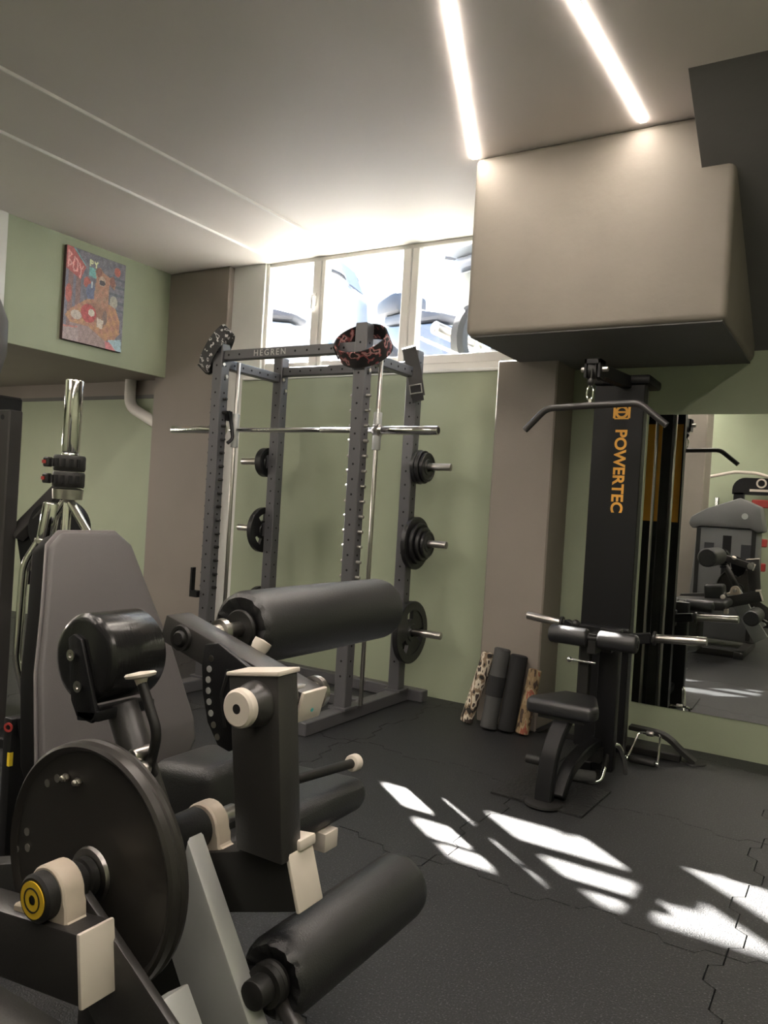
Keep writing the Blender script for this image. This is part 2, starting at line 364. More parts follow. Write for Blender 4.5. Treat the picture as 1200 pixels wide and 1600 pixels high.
def print_col(u, v):
    h = math.sin(u*37.1+v*11.7)*math.cos(v*41.3-u*19.1)
    c = (.20+.04*h, .20+.04*h, .25+.04*h)
    if u > .72 and v > .18 and v < .55 and int(v*34) % 3 == 0: c = (.13, .15, .19)
    if u < .26 and v > .25: c = (.27, .17, .17) if int(u*24) % 3 else (.20, .20, .26)
    if ell(u, v, .06, .50, .05, .10) or ell(u, v, .35, .33, .06, .06): c = (.50, .14, .12)
    if ell(u, v, .42, .42, .08, .09): c = (.16, .19, .33)
    if ell(u, v, .43, .34, .015, .04): c = (.6, .68, .75)
    if inpoly(u, v, [(0, 0), (.1, 0), (.32, .17), (.24, .32), (0, .24)]): c = (.50, .13, .13)
    if any(seg(u, v, a, b_, .011) for a, b_ in BOY): c = (.80, .42, .40)
    if seg(u, v, (.12, .0), (.31, .15), .010): c = (.22, .52, .55)
    if inpoly(u, v, [(.38, .15), (.5, .16), (.5, .26), (.38, .25)]): c = (.20, .50, .52)
    if any(seg(u, v, a, b_, .011) for a, b_ in PY): c = (.74, .78, .50)
    if ell(u, v, .86, .11, .055, .05): c = (.55, .16, .13)
    if ell(u, v, .82, .46, .07, .07): c = (.45, .43, .38)
    # torso, shoulders, neck
    if inpoly(u, v, [(.24, .58), (.36, .51), (.48, .49), (.70, .49), (.86, .53), (.94, .66), (.95, .80), (.86, .88), (.70, .92), (.4, .85), (.1, .80), (.02, .74), (.10, .66)]): c = (.50+.06*h, .27+.05*h, .17)
    if inpoly(u, v, [(.40, .55), (.64, .50), (.72, .62), (.66, .78), (.44, .72)]): c = (.36, .20, .15)
    if ell(u, v, .68, .66, .04, .08): c = (.24, .17, .16)
    if inpoly(u, v, [(.50, .26), (.72, .27), (.73, .52), (.60, .58), (.47, .50)]): c = (.45+.05*h, .26, .19)
    if inpoly(u, v, [(.48, .17), (.56, .12), (.62, .17), (.74, .20), (.78, .19), (.84, .26), (.82, .33), (.74, .27), (.70, .36), (.58, .38), (.52, .34), (.50, .26)]): c = (.46, .25, .18)
    if ell(u, v, .54, .18, .05, .05) or ell(u, v, .78, .24, .045, .06): c = (.29, .13, .11)
    if ell(u, v, .60, .27, .06, .055): c = (.52, .40, .33)
    if ell(u, v, .605, .285, .05, .03): c = (.06, .06, .08)
    # gloves and cuffs
    if ell(u, v, .40, .66, .13, .10): c = (.52, .10, .11)
    if ell(u, v, .45, .645, .055, .04): c = (.68, .62, .55)
    if inpoly(u, v, [(.55, .68), (.66, .70), (.64, .80), (.54, .78)]): c = (.66, .58, .52)
    if ell(u, v, .20, .71, .09, .05): c = (.58, .50, .46)
    if v > .78 and inpoly(u, v, [(.1, .80), (.4, .80), (.7, .92), (.74, 1.1), (.2, 1.1)]): c = (.37, .27, .27)
    if v > .86 and u < .25: c = (.42, .33, .34)
    if inpoly(u, v, [(.74, .90), (.98, .86), (1, 1), (.85, 1)]): c = (.40, .56, .64)
    if inpoly(u, v, [(.70, .92), (.78, .92), (.90, 1), (.72, 1)]): c = (.62, .22, .25)
    if seg(u, v, (.0, .86), (.22, .84), .01): c = (.55, .22, .2)
    n = random.uniform(-1, 1); k = 1.0+.22*n+.12*math.sin(u*61)*math.sin(v*47); return tuple(min(1, x*k*.92+.03) for x in c)
NX, NY = 88, 112; vs = []; fs = []
for j in range(NY+1):
    for i in range(NX+1): vs.append((.0305, 3.432+.501*i/NX-3.68, 2.848-.641*j/NY-2.205))
for j in range(NY):
    for i in range(NX):
        a = j*(NX+1)+i; fs.append((a, a+NX+1, a+NX+2, a+1))
me = bpy.data.meshes.new('print'); me.from_pydata(vs, [], fs); ca = me.color_attributes.new('print', 'FLOAT_COLOR', 'CORNER')
for p in me.polygons:
    i = p.index % NX; j = p.index//NX; c = print_col((i+.5)/NX, (j+.5)/NY)
    for li in p.loop_indices: ca.data[li].color = (*c, 1)
mp_ = mat('printed_canvas', (.5, .5, .5), .55); at_ = mp_.node_tree.nodes.new('ShaderNodeAttribute'); at_.attribute_name = 'print'
mp_.node_tree.links.new(at_.outputs['Color'], mp_.node_tree.nodes['Principled BSDF'].inputs['Base Color'])
me.materials.append(mp_); o = bpy.data.objects.new('print', me); COL.objects.link(o); o.parent = pic

# ================================================================== outside the window
struct(MB().box((-22, 4.70, 1.85), (14, 16, 2.05)).build('ground_outside', mPave), 'pale sunlit pavement outside the window')
def facade():
    t = thing('street_facade', 'pale sunlit building across the street', 'building', (-6, 13, 2.05))
    MB().box((-20, 13, 2.05), (12, 13.4, 9)).build('wall', mFac, t)
    for i in range(10):
        for k in range(2):
            x = -18+i*3; z0 = 3.0+k*3
            f = MB().box((x-.75, 12.9, z0-.1), (x+.75, 13.01, z0+1.6)).build('window_surround', mFacO if i % 2 else mFac, t)
            MB().box((x-.55, 12.87, z0), (x+.55, 12.9, z0+1.45)).build('pane', mGlassD, f)
facade()
def scooter(loc, ang, label, body, seatm):
    t = thing('motor_scooter', label, 'motorcycle', (0, 0, 0), 'motorcycles parked outside')
    def wheel(x):
        o = MB().lathe([(-.05, .20), (-.055, .25), (-.03, .28), (.03, .28), (.055, .25), (.05, .20), (-.05, .20)], (x, 0, .28), (0, 1, 0), 26).build('wheel', mTyre, t)
        b = MB(); b.lathe([(-.03, .05), (-.03, .0), (.03, .0), (.03, .05), (-.03, .05)], (x, 0, .28), (0, 1, 0), 12)
        for k in range(5):
            a = k*2*math.pi/5; b.beam((x, 0, .28), (x+.205*math.cos(a), 0, .28+.205*math.sin(a)), .03, .03)
        b.build('wheel_hub', mSteel, o)
    wheel(-.65); wheel(.65)
    MB().prism([(-.75, -.14, .50), (-.45, -.14, .32), (.05, -.14, .30), (.20, -.14, .26), (.42, -.14, .30), (.50, -.14, .70), (.40, -.14, .72), (.28, -.14, .38), (.05, -.14, .40), (-.05, -.14, .66), (-.80, -.14, .74), (-.92, -.14, .70)], (0, .28, 0)).bev(.04, 2).build('body_panel', body, t)
    MB().prism([(.38, -.17, .42), (.56, -.17, .50), (.52, -.17, .90), (.40, -.17, 1.0), (.34, -.17, .90)], (0, .34, 0)).bev(.04, 2).build('front_fairing', body, t)
    MB().prism([(-.86, -.13, .75), (-.05, -.13, .68), (-.02, -.13, .74), (-.35, -.13, .82), (-.86, -.13, .84)], (0, .26, 0)).bev(.03, 2).build('seat', seatm, t)
    MB().tube(fil([(.55, 0, .28), (.44, 0, .80), (.38, 0, 1.05)], .1), .028, 10).build('fork', mSteel, t)
    MB().tube(fil([(.28, -.34, 1.06), (.38, -.2, 1.05), (.38, .2, 1.05), (.28, .34, 1.06)], .06), .014, 8).build('handlebar', mTyre, t)
    MB().prism([(.46, -.16, .96), (.36, -.18, 1.16), (.36, .18, 1.16), (.46, .16, .96)], (.012, 0, .005)).build('windshield', mBikeB, t)
    for s in (-1, 1):
        b = MB(); b.tube([(.34, s*.24, 1.06), (.33, s*.30, 1.10)], .007, 6); b.ball((.33, s*.32, 1.13), .06, 10, (.25, 1, .7)); b.build('mirror', seatm, t)
    MB().box((-.95, -.17, .84), (-.60, .17, 1.02)).bev(.05, 2).build('top_box', seatm, t)
    MB().tube(fil([(-.2, .15, .25), (-.5, .17, .25), (-.9, .17, .36)], .08), [.03]*3+[.04]*5+[.04], 8).build('exhaust', mSteel, t) if False else MB().rod((-.35, .17, .27), (-.95, .17, .36), .045).build('exhaust', mSteel, t)
    t.location = loc; t.rotation_euler = (0, 0, ang); return t
scooter((-4.25, 5.45, 2.05), math.radians(12), 'white motor scooter parked outside the left window pane', mBikeW, mBikeK)
scooter((-2.95, 5.75, 2.05), math.radians(-25), 'blue-grey motor scooter parked outside the middle window pane', mBikeB, mBikeK)
scooter((-2.05, 5.5, 2.05), math.radians(70), 'white motor scooter parked outside the right window pane', mBikeW, mBikeB)
scooter((-5.3, 7.6, 2.05), math.radians(0), 'blue-grey motor scooter parked farther out behind the left pane', mBikeB, mBikeK)
scooter((-3.2, 7.8, 2.05), math.radians(10), 'white motor scooter parked farther out behind the middle pane', mBikeW, mBikeK)

# ================================================================== power rack with smith bar
rk = thing('power_rack', 'grey steel power rack with guided bar under the window', 'rack', (-2.92, 3.9, 0))
PX = {'l': (-3.477, -3.402), 'r': (-2.43, -2.355)}; FY = (3.57, 3.645); BY = (4.15, 4.225)
def post(x, y, z1):
    p = MB().box((x[0], y[0], .07), (x[1], y[1], z1)).bev(.005, 1).build('upright', mRackP, rk)
    b = MB(); xc = sum(x)/2; yc = sum(y)/2; zz = .25
    while zz < z1-.05:
        b.cyl((xc, y[0]-.0008, zz), (xc, y[0]+.001, zz), .0065, n=8)
        b.cyl((x[1]-.001, yc, zz), (x[1]+.0008, yc, zz), .0065, n=8); zz += .083
    b.build('bolt_holes', mHole, p)['kind'] = 'stuff'
    MB().box((x[0]-.02, y[0]-.02, .07), (x[1]+.02, y[1]+.02, .082)).build('foot_plate', mRackP, p)
post(PX['l'], FY, 2.13); post(PX['r'], FY, 2.185); post(PX['l'], BY, 2.15); post(PX['r'], BY, 2.15)
def rbox(n, lo, hi, m=None, bv=.005): return MB().box(lo, hi).bev(bv, 1).build(n, m or mRackP, rk)
cr = rbox('crossbar', (-3.402, 3.585, 2.025), (-2.43, 3.635, 2.085))
text_part('lettering', 'HEGREN', mSilverT, cr, (-3.04, 3.5845, 2.055), (1, 0, 0), (0, 0, 1), .052, .0008, 1.35)
b = MB()
for k in range(11):
    x = -3.36+k*.085
    if not -3.2 < x < -2.86: b.cyl((x, 3.5842, 2.055), (x, 3.586, 2.055), .007, n=8)
b.build('bolt_holes', mHole, cr)['kind'] = 'stuff'
cb = rbox('crossbar', (-3.402, 4.16, 2.025), (-2.43, 4.215, 2.085))
b = MB()
for k in range(11): b.cyl((-3.34+k*.085, 4.159, 2.055), (-3.34+k*.085, 4.161, 2.055), .007, n=8)
b.build('bolt_holes', mHole, cb)['kind'] = 'stuff'
for x in PX.values():
    sb = rbox('side_beam', (x[0]+.01, 3.645, 1.98), (x[1]-.01, 4.15, 2.04))
    b = MB()
    for k in range(6): b.cyl((x[1]-.011, 3.70+k*.08, 2.01), (x[1]-.009, 3.70+k*.08, 2.01), .007, n=8)
    b.build('bolt_holes', mHole, sb)['kind'] = 'stuff'
    rbox('base_rail', (x[0]-.005, 3.22, 0), (x[1]+.005, 4.27, .07))
    for yy in (FY, BY):
        b = MB(); b.cyl((x[1], sum(yy)/2-.02, 2.0), (x[1]+.008, sum(yy)/2-.02, 2.0), .012, n=6); b.cyl((x[1], sum(yy)/2+.01, 1.93), (x[1]+.008, sum(yy)/2+.01, 1.93), .012, n=6); b.build('bolt', mBolt, rk)
    MB().rod((x[1]+.022, 3.70, .075), (x[1]+.022, 3.70, 2.03), .0125).build('guide_rod', mSteel, rk)
    MB().rod((x[1]+.022, 3.70, 1.50), (x[1]+.022, 3.70, 1.71), .024).build('slide_bearing', mSilv, rk)
    for k in range(15):
        zz = 1.79-k*.083
        MB().rod((x[0]-.028, 3.607, zz), (x[1]+.028, 3.607, zz), .010, n=10).build('peg', mBlackM if x[0] < -3 else mSteel, rk)
    if x[0] > -3: continue
    b = MB(); b.box((x[1]+.006, 3.625, 1.66), (x[1]+.016, 3.675, 1.72)); b.tube(fil([(x[1]+.015, 3.64, 1.72), (x[1]+.02, 3.66, 1.66), (x[1]+.045, 3.66, 1.55), (x[1]+.03, 3.63, 1.52)], .03), .011, 8); b.build('catch_hook', mBlack, rk)
rbox('base_rail', (-3.60, 4.27, 0), (-2.25, 4.345, .07)); rbox('base_rail', (-3.40, 3.86, .0), (-2.43, 3.92, .06))
b = MB(); b.box((-3.54, 3.55, .56), (-3.478, 3.60, .60)); b.box((-3.55, 3.56, .56), (-3.535, 3.59, .74)); b.build('safety_catch', mBlack, rk)
for s, x0, x1 in ((1, -2.355, -2.105), (-1, -3.477, -3.742)):
    for zz in (1.445, .982, .44):
        h = MB().rod((x0, 4.19, zz), (x1, 4.19, zz), .0225).build('weight_horn', mSteel, rk)
        MB().box((min(x0, x0+s*.012), 4.15, zz-.045), (max(x0, x0+s*.012), 4.225, zz+.045)).build('horn_plate', mRackP, h)
# the bar
sb = thing('smith_bar', 'chrome guided barbell across the power rack', 'barbell', (-2.94, 3.70, 1.61))
MB().rod((-3.42, 3.70, 1.61), (-2.33, 3.70, 1.61), .014).build('shaft', mChrome, sb)
for a, c in ((-2.325, -1.949), (-3.50, -3.924)): 
    s = MB().rod((a, 3.70, 1.61), (c, 3.70, 1.61), .0245).build('sleeve', mChrome, sb)
    d = .04 if a < -3 else -.04
    MB().rod((a+d*.6, 3.70, 1.61), (a-d*.35, 3.70, 1.61), .037).build('collar', mSteel, s)
    MB().cyl((c-(1 if a > -3 else -1)*.001, 3.70, 1.61), (c+(1 if a > -3 else -1)*.0012, 3.70, 1.61), .016, n=16).build('sleeve_end', mBlackM, s)
MB().rod((-2.72, 3.70, 1.61), (-2.46, 3.70, 1.61), .0152).build('knurled_grip', mSteel, sb)

def ring_prof(r, th, ri=.026): return [(0, ri), (0, .045), (.005, .05), (.005, r*.78), (0, r*.84), (0, r-.004), (.003, r), (th-.003, r), (th, r-.004), (th, r*.84), (th-.005, r*.78), (th-.005, .05), (th, .045), (th, ri), (0, ri)]
def plate(x, y, zz, r, th, label, s=1, grips=False):
    zz -= .004; t = thing('weight_plate', label, 'weight plate', (x, y, zz), 'weight plates on the rack')
    ax = (s, 0, 0)
    if not grips: MB().lathe(ring_prof(r, th), (x, y, zz), ax, 40).build('disc', mIron, t); return
    ri, ro = .42*r, .72*r
    MB().lathe([(0, ro), (0, r-.005), (.004, r), (th-.004, r), (th, r-.005), (th, ro), (0, ro)], (x, y, zz), ax, 48).build('rim', mIron, t)
    MB().lathe([(0, .026), (0, .05), (.006, .055), (.006, ri), (th-.006, ri), (th-.006, .055), (th, .05), (th, .026), (0, .026)], (x, y, zz), ax, 36).build('hub', mIron, t)
    for k in range(3):
        a0 = math.radians(120*k+8); n = 10; P = []
        for q in range(n+1): a = a0+math.radians(80)*q/n; P.append((x+s*.006, y+math.cos(a)*(ro+.003), zz+math.sin(a)*(ro+.003)))
        for q in range(n, -1, -1): a = a0+math.radians(80)*q/n; P.append((x+s*.006, y+math.cos(a)*(ri-.003), zz+math.sin(a)*(ri-.003)))
        MB().prism(P, (s*(th-.012), 0, 0)).build('web', mIron, t)
X0 = -2.335
for i, (r, th, l) in enumerate(((.104, .026, 'rearmost, against the upright'), (.100, .026, 'middle of the three'), (.088, .022, 'outermost of the three'))):
    plate(X0, 4.19, 1.445, r, th, 'small black plate on the top right rack horn, '+l); X0 += th+.002
X0 = -2.335
for i, (r, th, l, g) in enumerate(((.160, .034, 'large black grip plate at the back of the middle right rack horn', True), (.125, .026, 'medium black plate, second on the middle right rack horn', False), (.100, .024, 'small black plate, third on the middle right rack horn', False), (.080, .02, 'smallest black plate, outermost on the middle right rack horn', False))):
    plate(X0, 4.19, .982, r, th, l, 1, g); X0 += th+.002
plate(-2.335, 4.19, .44, .190, .036, 'largest black grip plate, alone on the bottom right rack horn', 1, True)
plate(-3.497, 4.19, 1.445, .100, .05, 'thick small black plate on the top left rack horn', -1)
plate(-3.497, 4.19, .982, .155, .036, 'large black grip plate on the middle left rack horn', -1, True)
plate(-3.497, 4.19, .44, .155, .036, 'large black grip plate low on the bottom left rack horn', -1, True)

# lifting belts hung over the uprights
def belt_ring(c, ax, rx, ry, wd, m, name, label, tilt, th=.008, buckle=True):
    c = V(c); t = thing(name, label, 'lifting belt', c, 'lifting belts on the rack'); R = M.Rotation(tilt[0], 3, 'X') @ M.Rotation(tilt[1], 3, 'Y') @ M.Rotation(tilt[2], 3, 'Z')
    n = 40; P = [c+R @ V((rx*math.cos(2*math.pi*k/n), ry*math.sin(2*math.pi*k/n), 0)) for k in range(n+1)]
    MB().strip(P, tuple(R @ V((0, 0, 1))), wd, th).build('band', m, t)
    if buckle:
        p = c+R @ V((-rx*.96, -ry*.3, 0)); 
        b = MB(); q = R @ V((0, 0, 1)); s_ = R @ V((.3, -1, 0)).normalized(); nn = R @ V((-1, -.3, 0)).normalized()*.008
        b.tube([p+nn+q*.04+s_*.02, p+nn+q*.04-s_*.02, p+nn-q*.04-s_*.02, p+nn-q*.04+s_*.02], .004, 8, True); b.build('buckle', mBlackM, t)
    return t
belt_ring((-2.39, 3.60, 2.063), None, .155, .130, .100, mRedB, 'lifting_belt', 'red and black lifting belt looped around the front right rack upright', (math.radians(48), math.radians(2), 0))
belt_ring((-3.475, 3.60, 2.095), None, .155, .055, .095, mCamoB, 'lifting_belt', 'black and white patterned lifting belt looped over the front left rack upright', (math.radians(10), math.radians(-48), 0))
bt = thing('lifting_belt', 'plain black leather lifting belt draped over the rear right rack upright', 'lifting belt', (-2.39, 4.19, 2.15), 'lifting belts on the rack')
MB().strip(fil([(-2.47, 4.26, 2.10), (-2.45, 4.20, 2.175), (-2.42, 4.14, 2.165), (-2.365, 4.125, 2.03), (-2.322, 4.12, 1.86)], .04, 6), (.82, .45, .3), .085, .012).build('band', mLeath, bt)
b = MB(); b.tube([(-2.365, 4.085, 1.92), (-2.305, 4.115, 1.935), (-2.295, 4.115, 1.885), (-2.355, 4.085, 1.87)], .005, 8, True); b.build('buckle', mSteel, bt)
MB().strip([(-2.335, 4.112, 1.92), (-2.312, 4.108, 1.83)], (.82, .45, .3), .07, .016).build('strap_end', mFoamK, bt)

# foam pads leaning on the pillar
def pad(name, p0, p1, r, m, label, band=None):
    p0, p1 = V(p0), V(p1); d = (p1-p0).normalized(); p0 = V((p0.x, p0.y, r*math.sqrt(max(0, 1-d.z**2))+.001))
    t = thing(name, label, 'foam pad', (p0.x, p0.y, 0), 'foam pads leaning on the pillar')
    L = (p1-p0).length
    def mod(i, th, rr, tt): return rr*(1+.02*math.sin(3*th)), tt
    MB().lathe([(0, .008), (0, r-.008), (.006, r), (L-.006, r), (L, r-.008), (L, .008), (L-.01, .008), (L-.01, 0)], p0, d, 28, mod).build('foam', m, t)
    if band: MB().lathe([(0, r*.98), (0, r+.003), (.11, r+.003), (.11, r*.98)], p0+d*L*.40, d, 28).build('band', band, t)
pad('barbell_pad', (-1.845, 4.045, 0), (-1.752, 4.10, .405), .036, mCamoW, 'sand and black camouflage foam roll, leftmost of the leaning pads')
pad('barbell_pad', (-1.70, 4.02, 0), (-1.668, 4.09, .445), .045, mFoamG, 'dark grey foam roll with black band, tallest of the leaning pads', mFoamK)
pad('barbell_pad', (-1.605, 4.05, 0), (-1.573, 4.10, .42), .047, mFoamK, 'plain black foam roll between the grey one and the woodland one')
pad('barbell_pad', (-1.515, 4.05, 0), (-1.478, 4.108, .355), .036, mCamoF, 'brown woodland camouflage foam roll, rightmost of the leaning pads')

# ================================================================== lat pulldown machine
lt = thing('lat_pulldown_machine', 'black plate-loaded lat pulldown machine with orange lettering', 'gym machine', (-1.06, 3.7, 0))
def L(n, m, fn, bv=0, seg_=1, par=None):
    b = MB(); fn(b)
    if bv: b.bev(bv, seg_)
    return b.build(n, m, par or lt)
fp = L('front_panel', mBlack, lambda b: b.box((-1.185, 3.90, .06), (-.94, 3.925, 1.86)), .004)
text_part('lettering', 'POWERTEC', mOrT, fp, (-1.045, 3.899, 1.435), (0, 0, -1), (1, 0, 0), .078, .0008, 1.0, .0022)
em = MB(); c0 = V((-1.045, 3.899, 1.725))
em.lathe([(0, .020), (0, .032), (.0012, .032), (.0012, .020), (0, .020)], c0, (0, -1, 0), 24)
em.box(c0+V((-.042, -.001, -.03)), c0+V((-.030, .0, .03))); em.box(c0+V((.030, -.001, -.03)), c0+V((.042, .0, .03))); em.box(c0+V((-.035, -.001, -.035)), c0+V((.035, .0, -.028))); em.box(c0+V((-.035, -.001, .028)), c0+V((.035, .0, .035))); em.box(c0+V((-.02, -.001, -.005)), c0+V((.02, .0, .005)))
em.build('emblem', mOrT, fp)
for x in (-1.185, -.948): L('side_flange', mBlack, lambda b: b.box((x, 3.925, .05), (x+.008, 3.965, 1.86)))
L('rear_panel', mOrange, lambda b: b.box((-1.176, 3.93, 1.20), (-.949, 3.94, 1.79)))
L('rear_panel_lower', mBlack, lambda b: b.box((-1.176, 3.93, .1), (-.949, 3.938, 1.20)))
mast = L('mast', mBlack, lambda b: b.box((-1.04, 4.05, .05), (-.985, 4.10, 1.86)), .004)
for x in (-1.075, -.972): L('guide_rod', mSteel, lambda b: b.rod((x, 4.075, .05), (x, 4.075, 1.86), .009))
L('top_cap', mBlack, lambda b: b.box((-1.19, 3.88, 1.86), (-.915, 4.13, 1.905)), .012, 2)
ar = L('top_arm', mBlack, lambda b: b.beam((-1.03, 3.95, 1.875), (-1.04, 3.38, 1.845), .05, .06), .004)
pu = L('pulley_bracket', mBlack, lambda b: (b.box((-1.075, 3.36, 1.805), (-1.065, 3.44, 1.885)), b.box((-1.015, 3.36, 1.805), (-1.005, 3.44, 1.885)), b.box((-1.075, 3.36, 1.865), (-1.005, 3.44, 1.885))))
L('pulley', mBlackM, lambda b: b.lathe([(-.018, 0), (-.018, .045), (-.006, .038), (.006, .038), (.018, .045), (.018, 0)], (-1.04, 3.40, 1.84), (1, 0, 0), 24), par=pu)
L('axle_bolt', mSteel, lambda b: b.rod((-1.10, 3.40, 1.845), (-.98, 3.40, 1.845), .011), par=pu)
L('cable', mBlackM, lambda b: b.cyl((-1.04, 3.362, 1.84), (-1.043, 3.362, 1.765), .004, n=8))
L('cable_stop', mBlackM, lambda b: b.ball((-1.042, 3.362, 1.785), .016, 12))
# seat and its post
L('seat', mVinyl, lambda b: b.prism([(-1.20, 3.235, .345), (-.91, 3.235, .345), (-.90, 3.30, .345), (-.97, 3.51, .345), (-1.12, 3.51, .345), (-1.21, 3.30, .345)], (0, 0, .065)), .022, 3)
L('seat_base', mBlackM, lambda b: b.prism([(-1.15, 3.26, .33), (-.95, 3.26, .33), (-1.0, 3.48, .33), (-1.1, 3.48, .33)], (0, 0, .018)))
L('seat_post', mBlack, lambda b: b.strip(fil([(-1.045, 3.30, .335), (-1.06, 3.20, .24), (-1.066, 3.165, .10), (-1.064, 3.15, .01)], .2, 8), (1, 0, 0), .072, .045), .006)
L('foot_disc', mBlackM, lambda b: b.lathe([(0, 0), (0, .078), (.008, .076), (.014, .05), (.014, 0)], (-1.062, 3.145, .009), (0, 0, 1), 32))
L('foot_peg', mBlackM, lambda b: b.rod((-1.165, 3.19, .165), (-1.06, 3.19, .165), .019))
L('curved_frame', mBlack, lambda b: b.strip(fil([(-1.02, 3.19, .03), (-1.01, 3.26, .13), (-1.0, 3.42, .17), (-.99, 3.68, .17), (-1.02, 3.90, .10)], .15, 8), (1, 0, 0), .06, .05), .006)
L('base_beam', mBlack, lambda b: b.box((-1.09, 3.66, .0), (-1.02, 4.20, .06)), .005)
L('knee_mast', mBlack, lambda b: b.box((-1.0, 3.60, .05), (-.91, 3.66, .70)), .006, 2)
L('adjuster_tube', mBlackM, lambda b: b.box((-1.06, 3.50, .36), (-1.015, 3.55, .68)), .004)
L('adjuster_link', mBlackM, lambda b: b.box((-1.06, 3.54, .60), (-.93, 3.62, .64)))
L('mast_link', mBlackM, lambda b: b.box((-1.05, 3.54, .10), (-.95, 3.62, .16)))
L('adjuster_pin', mChrome, lambda b: (b.rod((-1.10, 3.485, .555), (-.98, 3.485, .555), .006), b.ball((-1.10, 3.485, .555), .012)))
L('knee_axle', mBlackM, lambda b: b.rod((-1.19, 3.45, .668), (-.80, 3.45, .668), .013))
L('axle_bracket', mBlackM, lambda b: (b.box((-1.01, 3.44, .60), (-.97, 3.56, .69)), b.ball((-1.085, 3.5, .715), .02)), .004)
for x0, x1 in ((-1.185, -1.01), (-.965, -.795)): 
    r = L('knee_roller', mVinyl, lambda b: b.lathe([(0, 0), (0, .03), (.004, .037), (.012, .041), (x1-x0-.012, .041), (x1-x0-.004, .037), (x1-x0, .03), (x1-x0, 0)], (x0, 3.45, .668), (1, 0, 0), 28))
    L('end_cap', mBlackM, lambda b: b.cyl((x1-.001, 3.45, .668), (x1+.004, 3.45, .668), .016), par=r)
for s, a, c in ((-1, (-1.273, 3.9, .655), (-1.467, 3.9, .672)), (1, (-.83, 3.9, .640), (-.588, 3.9, .658))):
    L('lever_arm', mBlack, lambda b: b.beam((-1.06+s*.10, 3.88, .62), (a[0]-s*.01, 3.9, a[2]), .045, .05), .004)
    h = L('weight_horn', mSteel, lambda b: b.rod(a, c, .021))
    L('collar', mBlackM, lambda b: b.rod(a, V(a)+V((s*.014, 0, 0)), .034), par=h)
L('pivot_box', mBlack, lambda b: b.box((-1.18, 3.84, .57), (-.94, 3.90, .67)), .006)
for s in (1, -1):
    cx = -1.06; L('curved_foot', mBlackM, lambda b: b.strip(fil([(cx+s*.08, 4.19, .125), (cx+s*.26, 4.19, .12), (cx+s*.345, 4.19, .05), (cx+s*.41, 4.19, .008)], .10, 8), (0, 1, 0), .06, .022), .003)
    if s > 0: L('foot_disc', mBlackM, lambda b: b.lathe([(0, 0), (0, .06), (.006, .056), (.008, 0)], (cx+s*.40, 4.21, .001), (0, 0, 1), 28))
L('rear_beam', mBlackM, lambda b: b.box((-1.4, 4.16, .0), (-.72, 4.22, .035)), .004)
# lat bar
lb = thing('lat_bar', 'black cranked lat bar hanging from the pulley cable', 'lat bar', (-1.035, 3.362, 1.69))
MB().tube(fil([(-1.33, 3.36, 1.575), (-1.235, 3.36, 1.672), (-1.035, 3.362, 1.683), (-.83, 3.36, 1.690), (-.715, 3.36, 1.597)], .03, 6), .0145, 14).build('bar', mAnth, lb)
MB().tube([(-1.043+.014*math.cos(a), 3.362, 1.735+.034*math.sin(a)) for a in [k*math.pi/8 for k in range(16)]], .0042, 8, True).build('carabiner', mChrome, lb)
MB().box((-1.047, 3.356, 1.69), (-1.035, 3.368, 1.712)).build('bar_lug', mSteel, lb)
# mat, handles
fm = MB().box((-1.285, 3.12, .0005), (-.885, 3.50, .009), M.Rotation(math.radians(-2), 3, 'Z')).build('floor_mat', mat('diamond_rubber', (.012, .012, .012), .45, bump=.9, bscale=70, stretch=(1, 1, 1)), base=(-1.08, 3.3, 0)); tag(fm, 'black rubber floor mat under the seat post', 'mat')
st = thing('stirrup_handle', 'chrome stirrup cable handle with black grip on the floor', 'handle', (-.86, 4.0, 0))
MB().tube(fil([(-.935, 3.985, .02), (-.905, 4.075, .135), (-.80, 4.075, .14), (-.79, 3.985, .02)], .015), .006, 8).build('frame', mChrome, st)
MB().rod((-.925, 3.983, .021), (-.80, 3.983, .021), .0165).build('grip', mBlackM, st)
MB().rod((-.87, 4.075, .137), (-.835, 4.075, .139), .013).build('swivel', mSteel, st)
for x in (-.935, -.79): MB().rod((x-.008, 3.983, .021), (x+.008, 3.983, .021), .015).build('end_cap', mChrome, st)
ez = thing('cranked_handle', 'chrome cranked cable handle standing beside the black mast', 'handle', (-.93, 3.62, 0))
MB().tube(fil([(-1.0, 3.535, .013), (-.945, 3.55, .014), (-.94, 3.60, .075), (-.93, 3.62, .165), (-.905, 3.68, .165), (-.885, 3.74, .06), (-.885, 3.76, .013)], .03, 6), .0115, 12).build('bar', mChrome, ez)
MB().tube([(-.9405, 3.598, .072), (-.934, 3.612, .13)], .0145, 12).build('grip', mBlackM, ez)
fr = MB().rod((-1.13, 3.50, .030), (-.965, 3.555, .030), .028, .01).build('foam_roller', mFoamG, base=(-1.05, 3.52, 0)); tag(fr, 'short dark foam roller lying by the seat post', 'foam roller')

# ================================================================== leg extension machine in the foreground
lg = thing('leg_extension_machine', 'dark grey leg extension machine with cream caps in the foreground', 'gym machine', (-1.1, 1.15, 0))
def G(n, m, fn, bv=0, seg_=2, par=None):
    b = MB(); fn(b)
    if bv: b.bev(bv, seg_)
    return b.build(n, m, par or lg)
ry = lambda a: M.Rotation(math.radians(a), 3, 'Y')
PXv, PZ = -.97, .613
# near cross beam with bearing
tl = 7.5; ux = V((math.cos(math.radians(tl)), 0, math.sin(math.radians(tl))))
e0 = V((-.875, .742, .540))
nb = G('near_beam', mAnth, lambda b: b.beam(e0-ux*.62, e0-ux*.004, .056, .097), .004)
G('end_cap', mCream, lambda b: b.beam(e0-ux*.004, e0+ux*.004, .060, .101), .003, par=nb)
G('near_upright', mAnth, lambda b: b.box((-1.50, .71, .0), (-1.42, .77, .50)), .004)
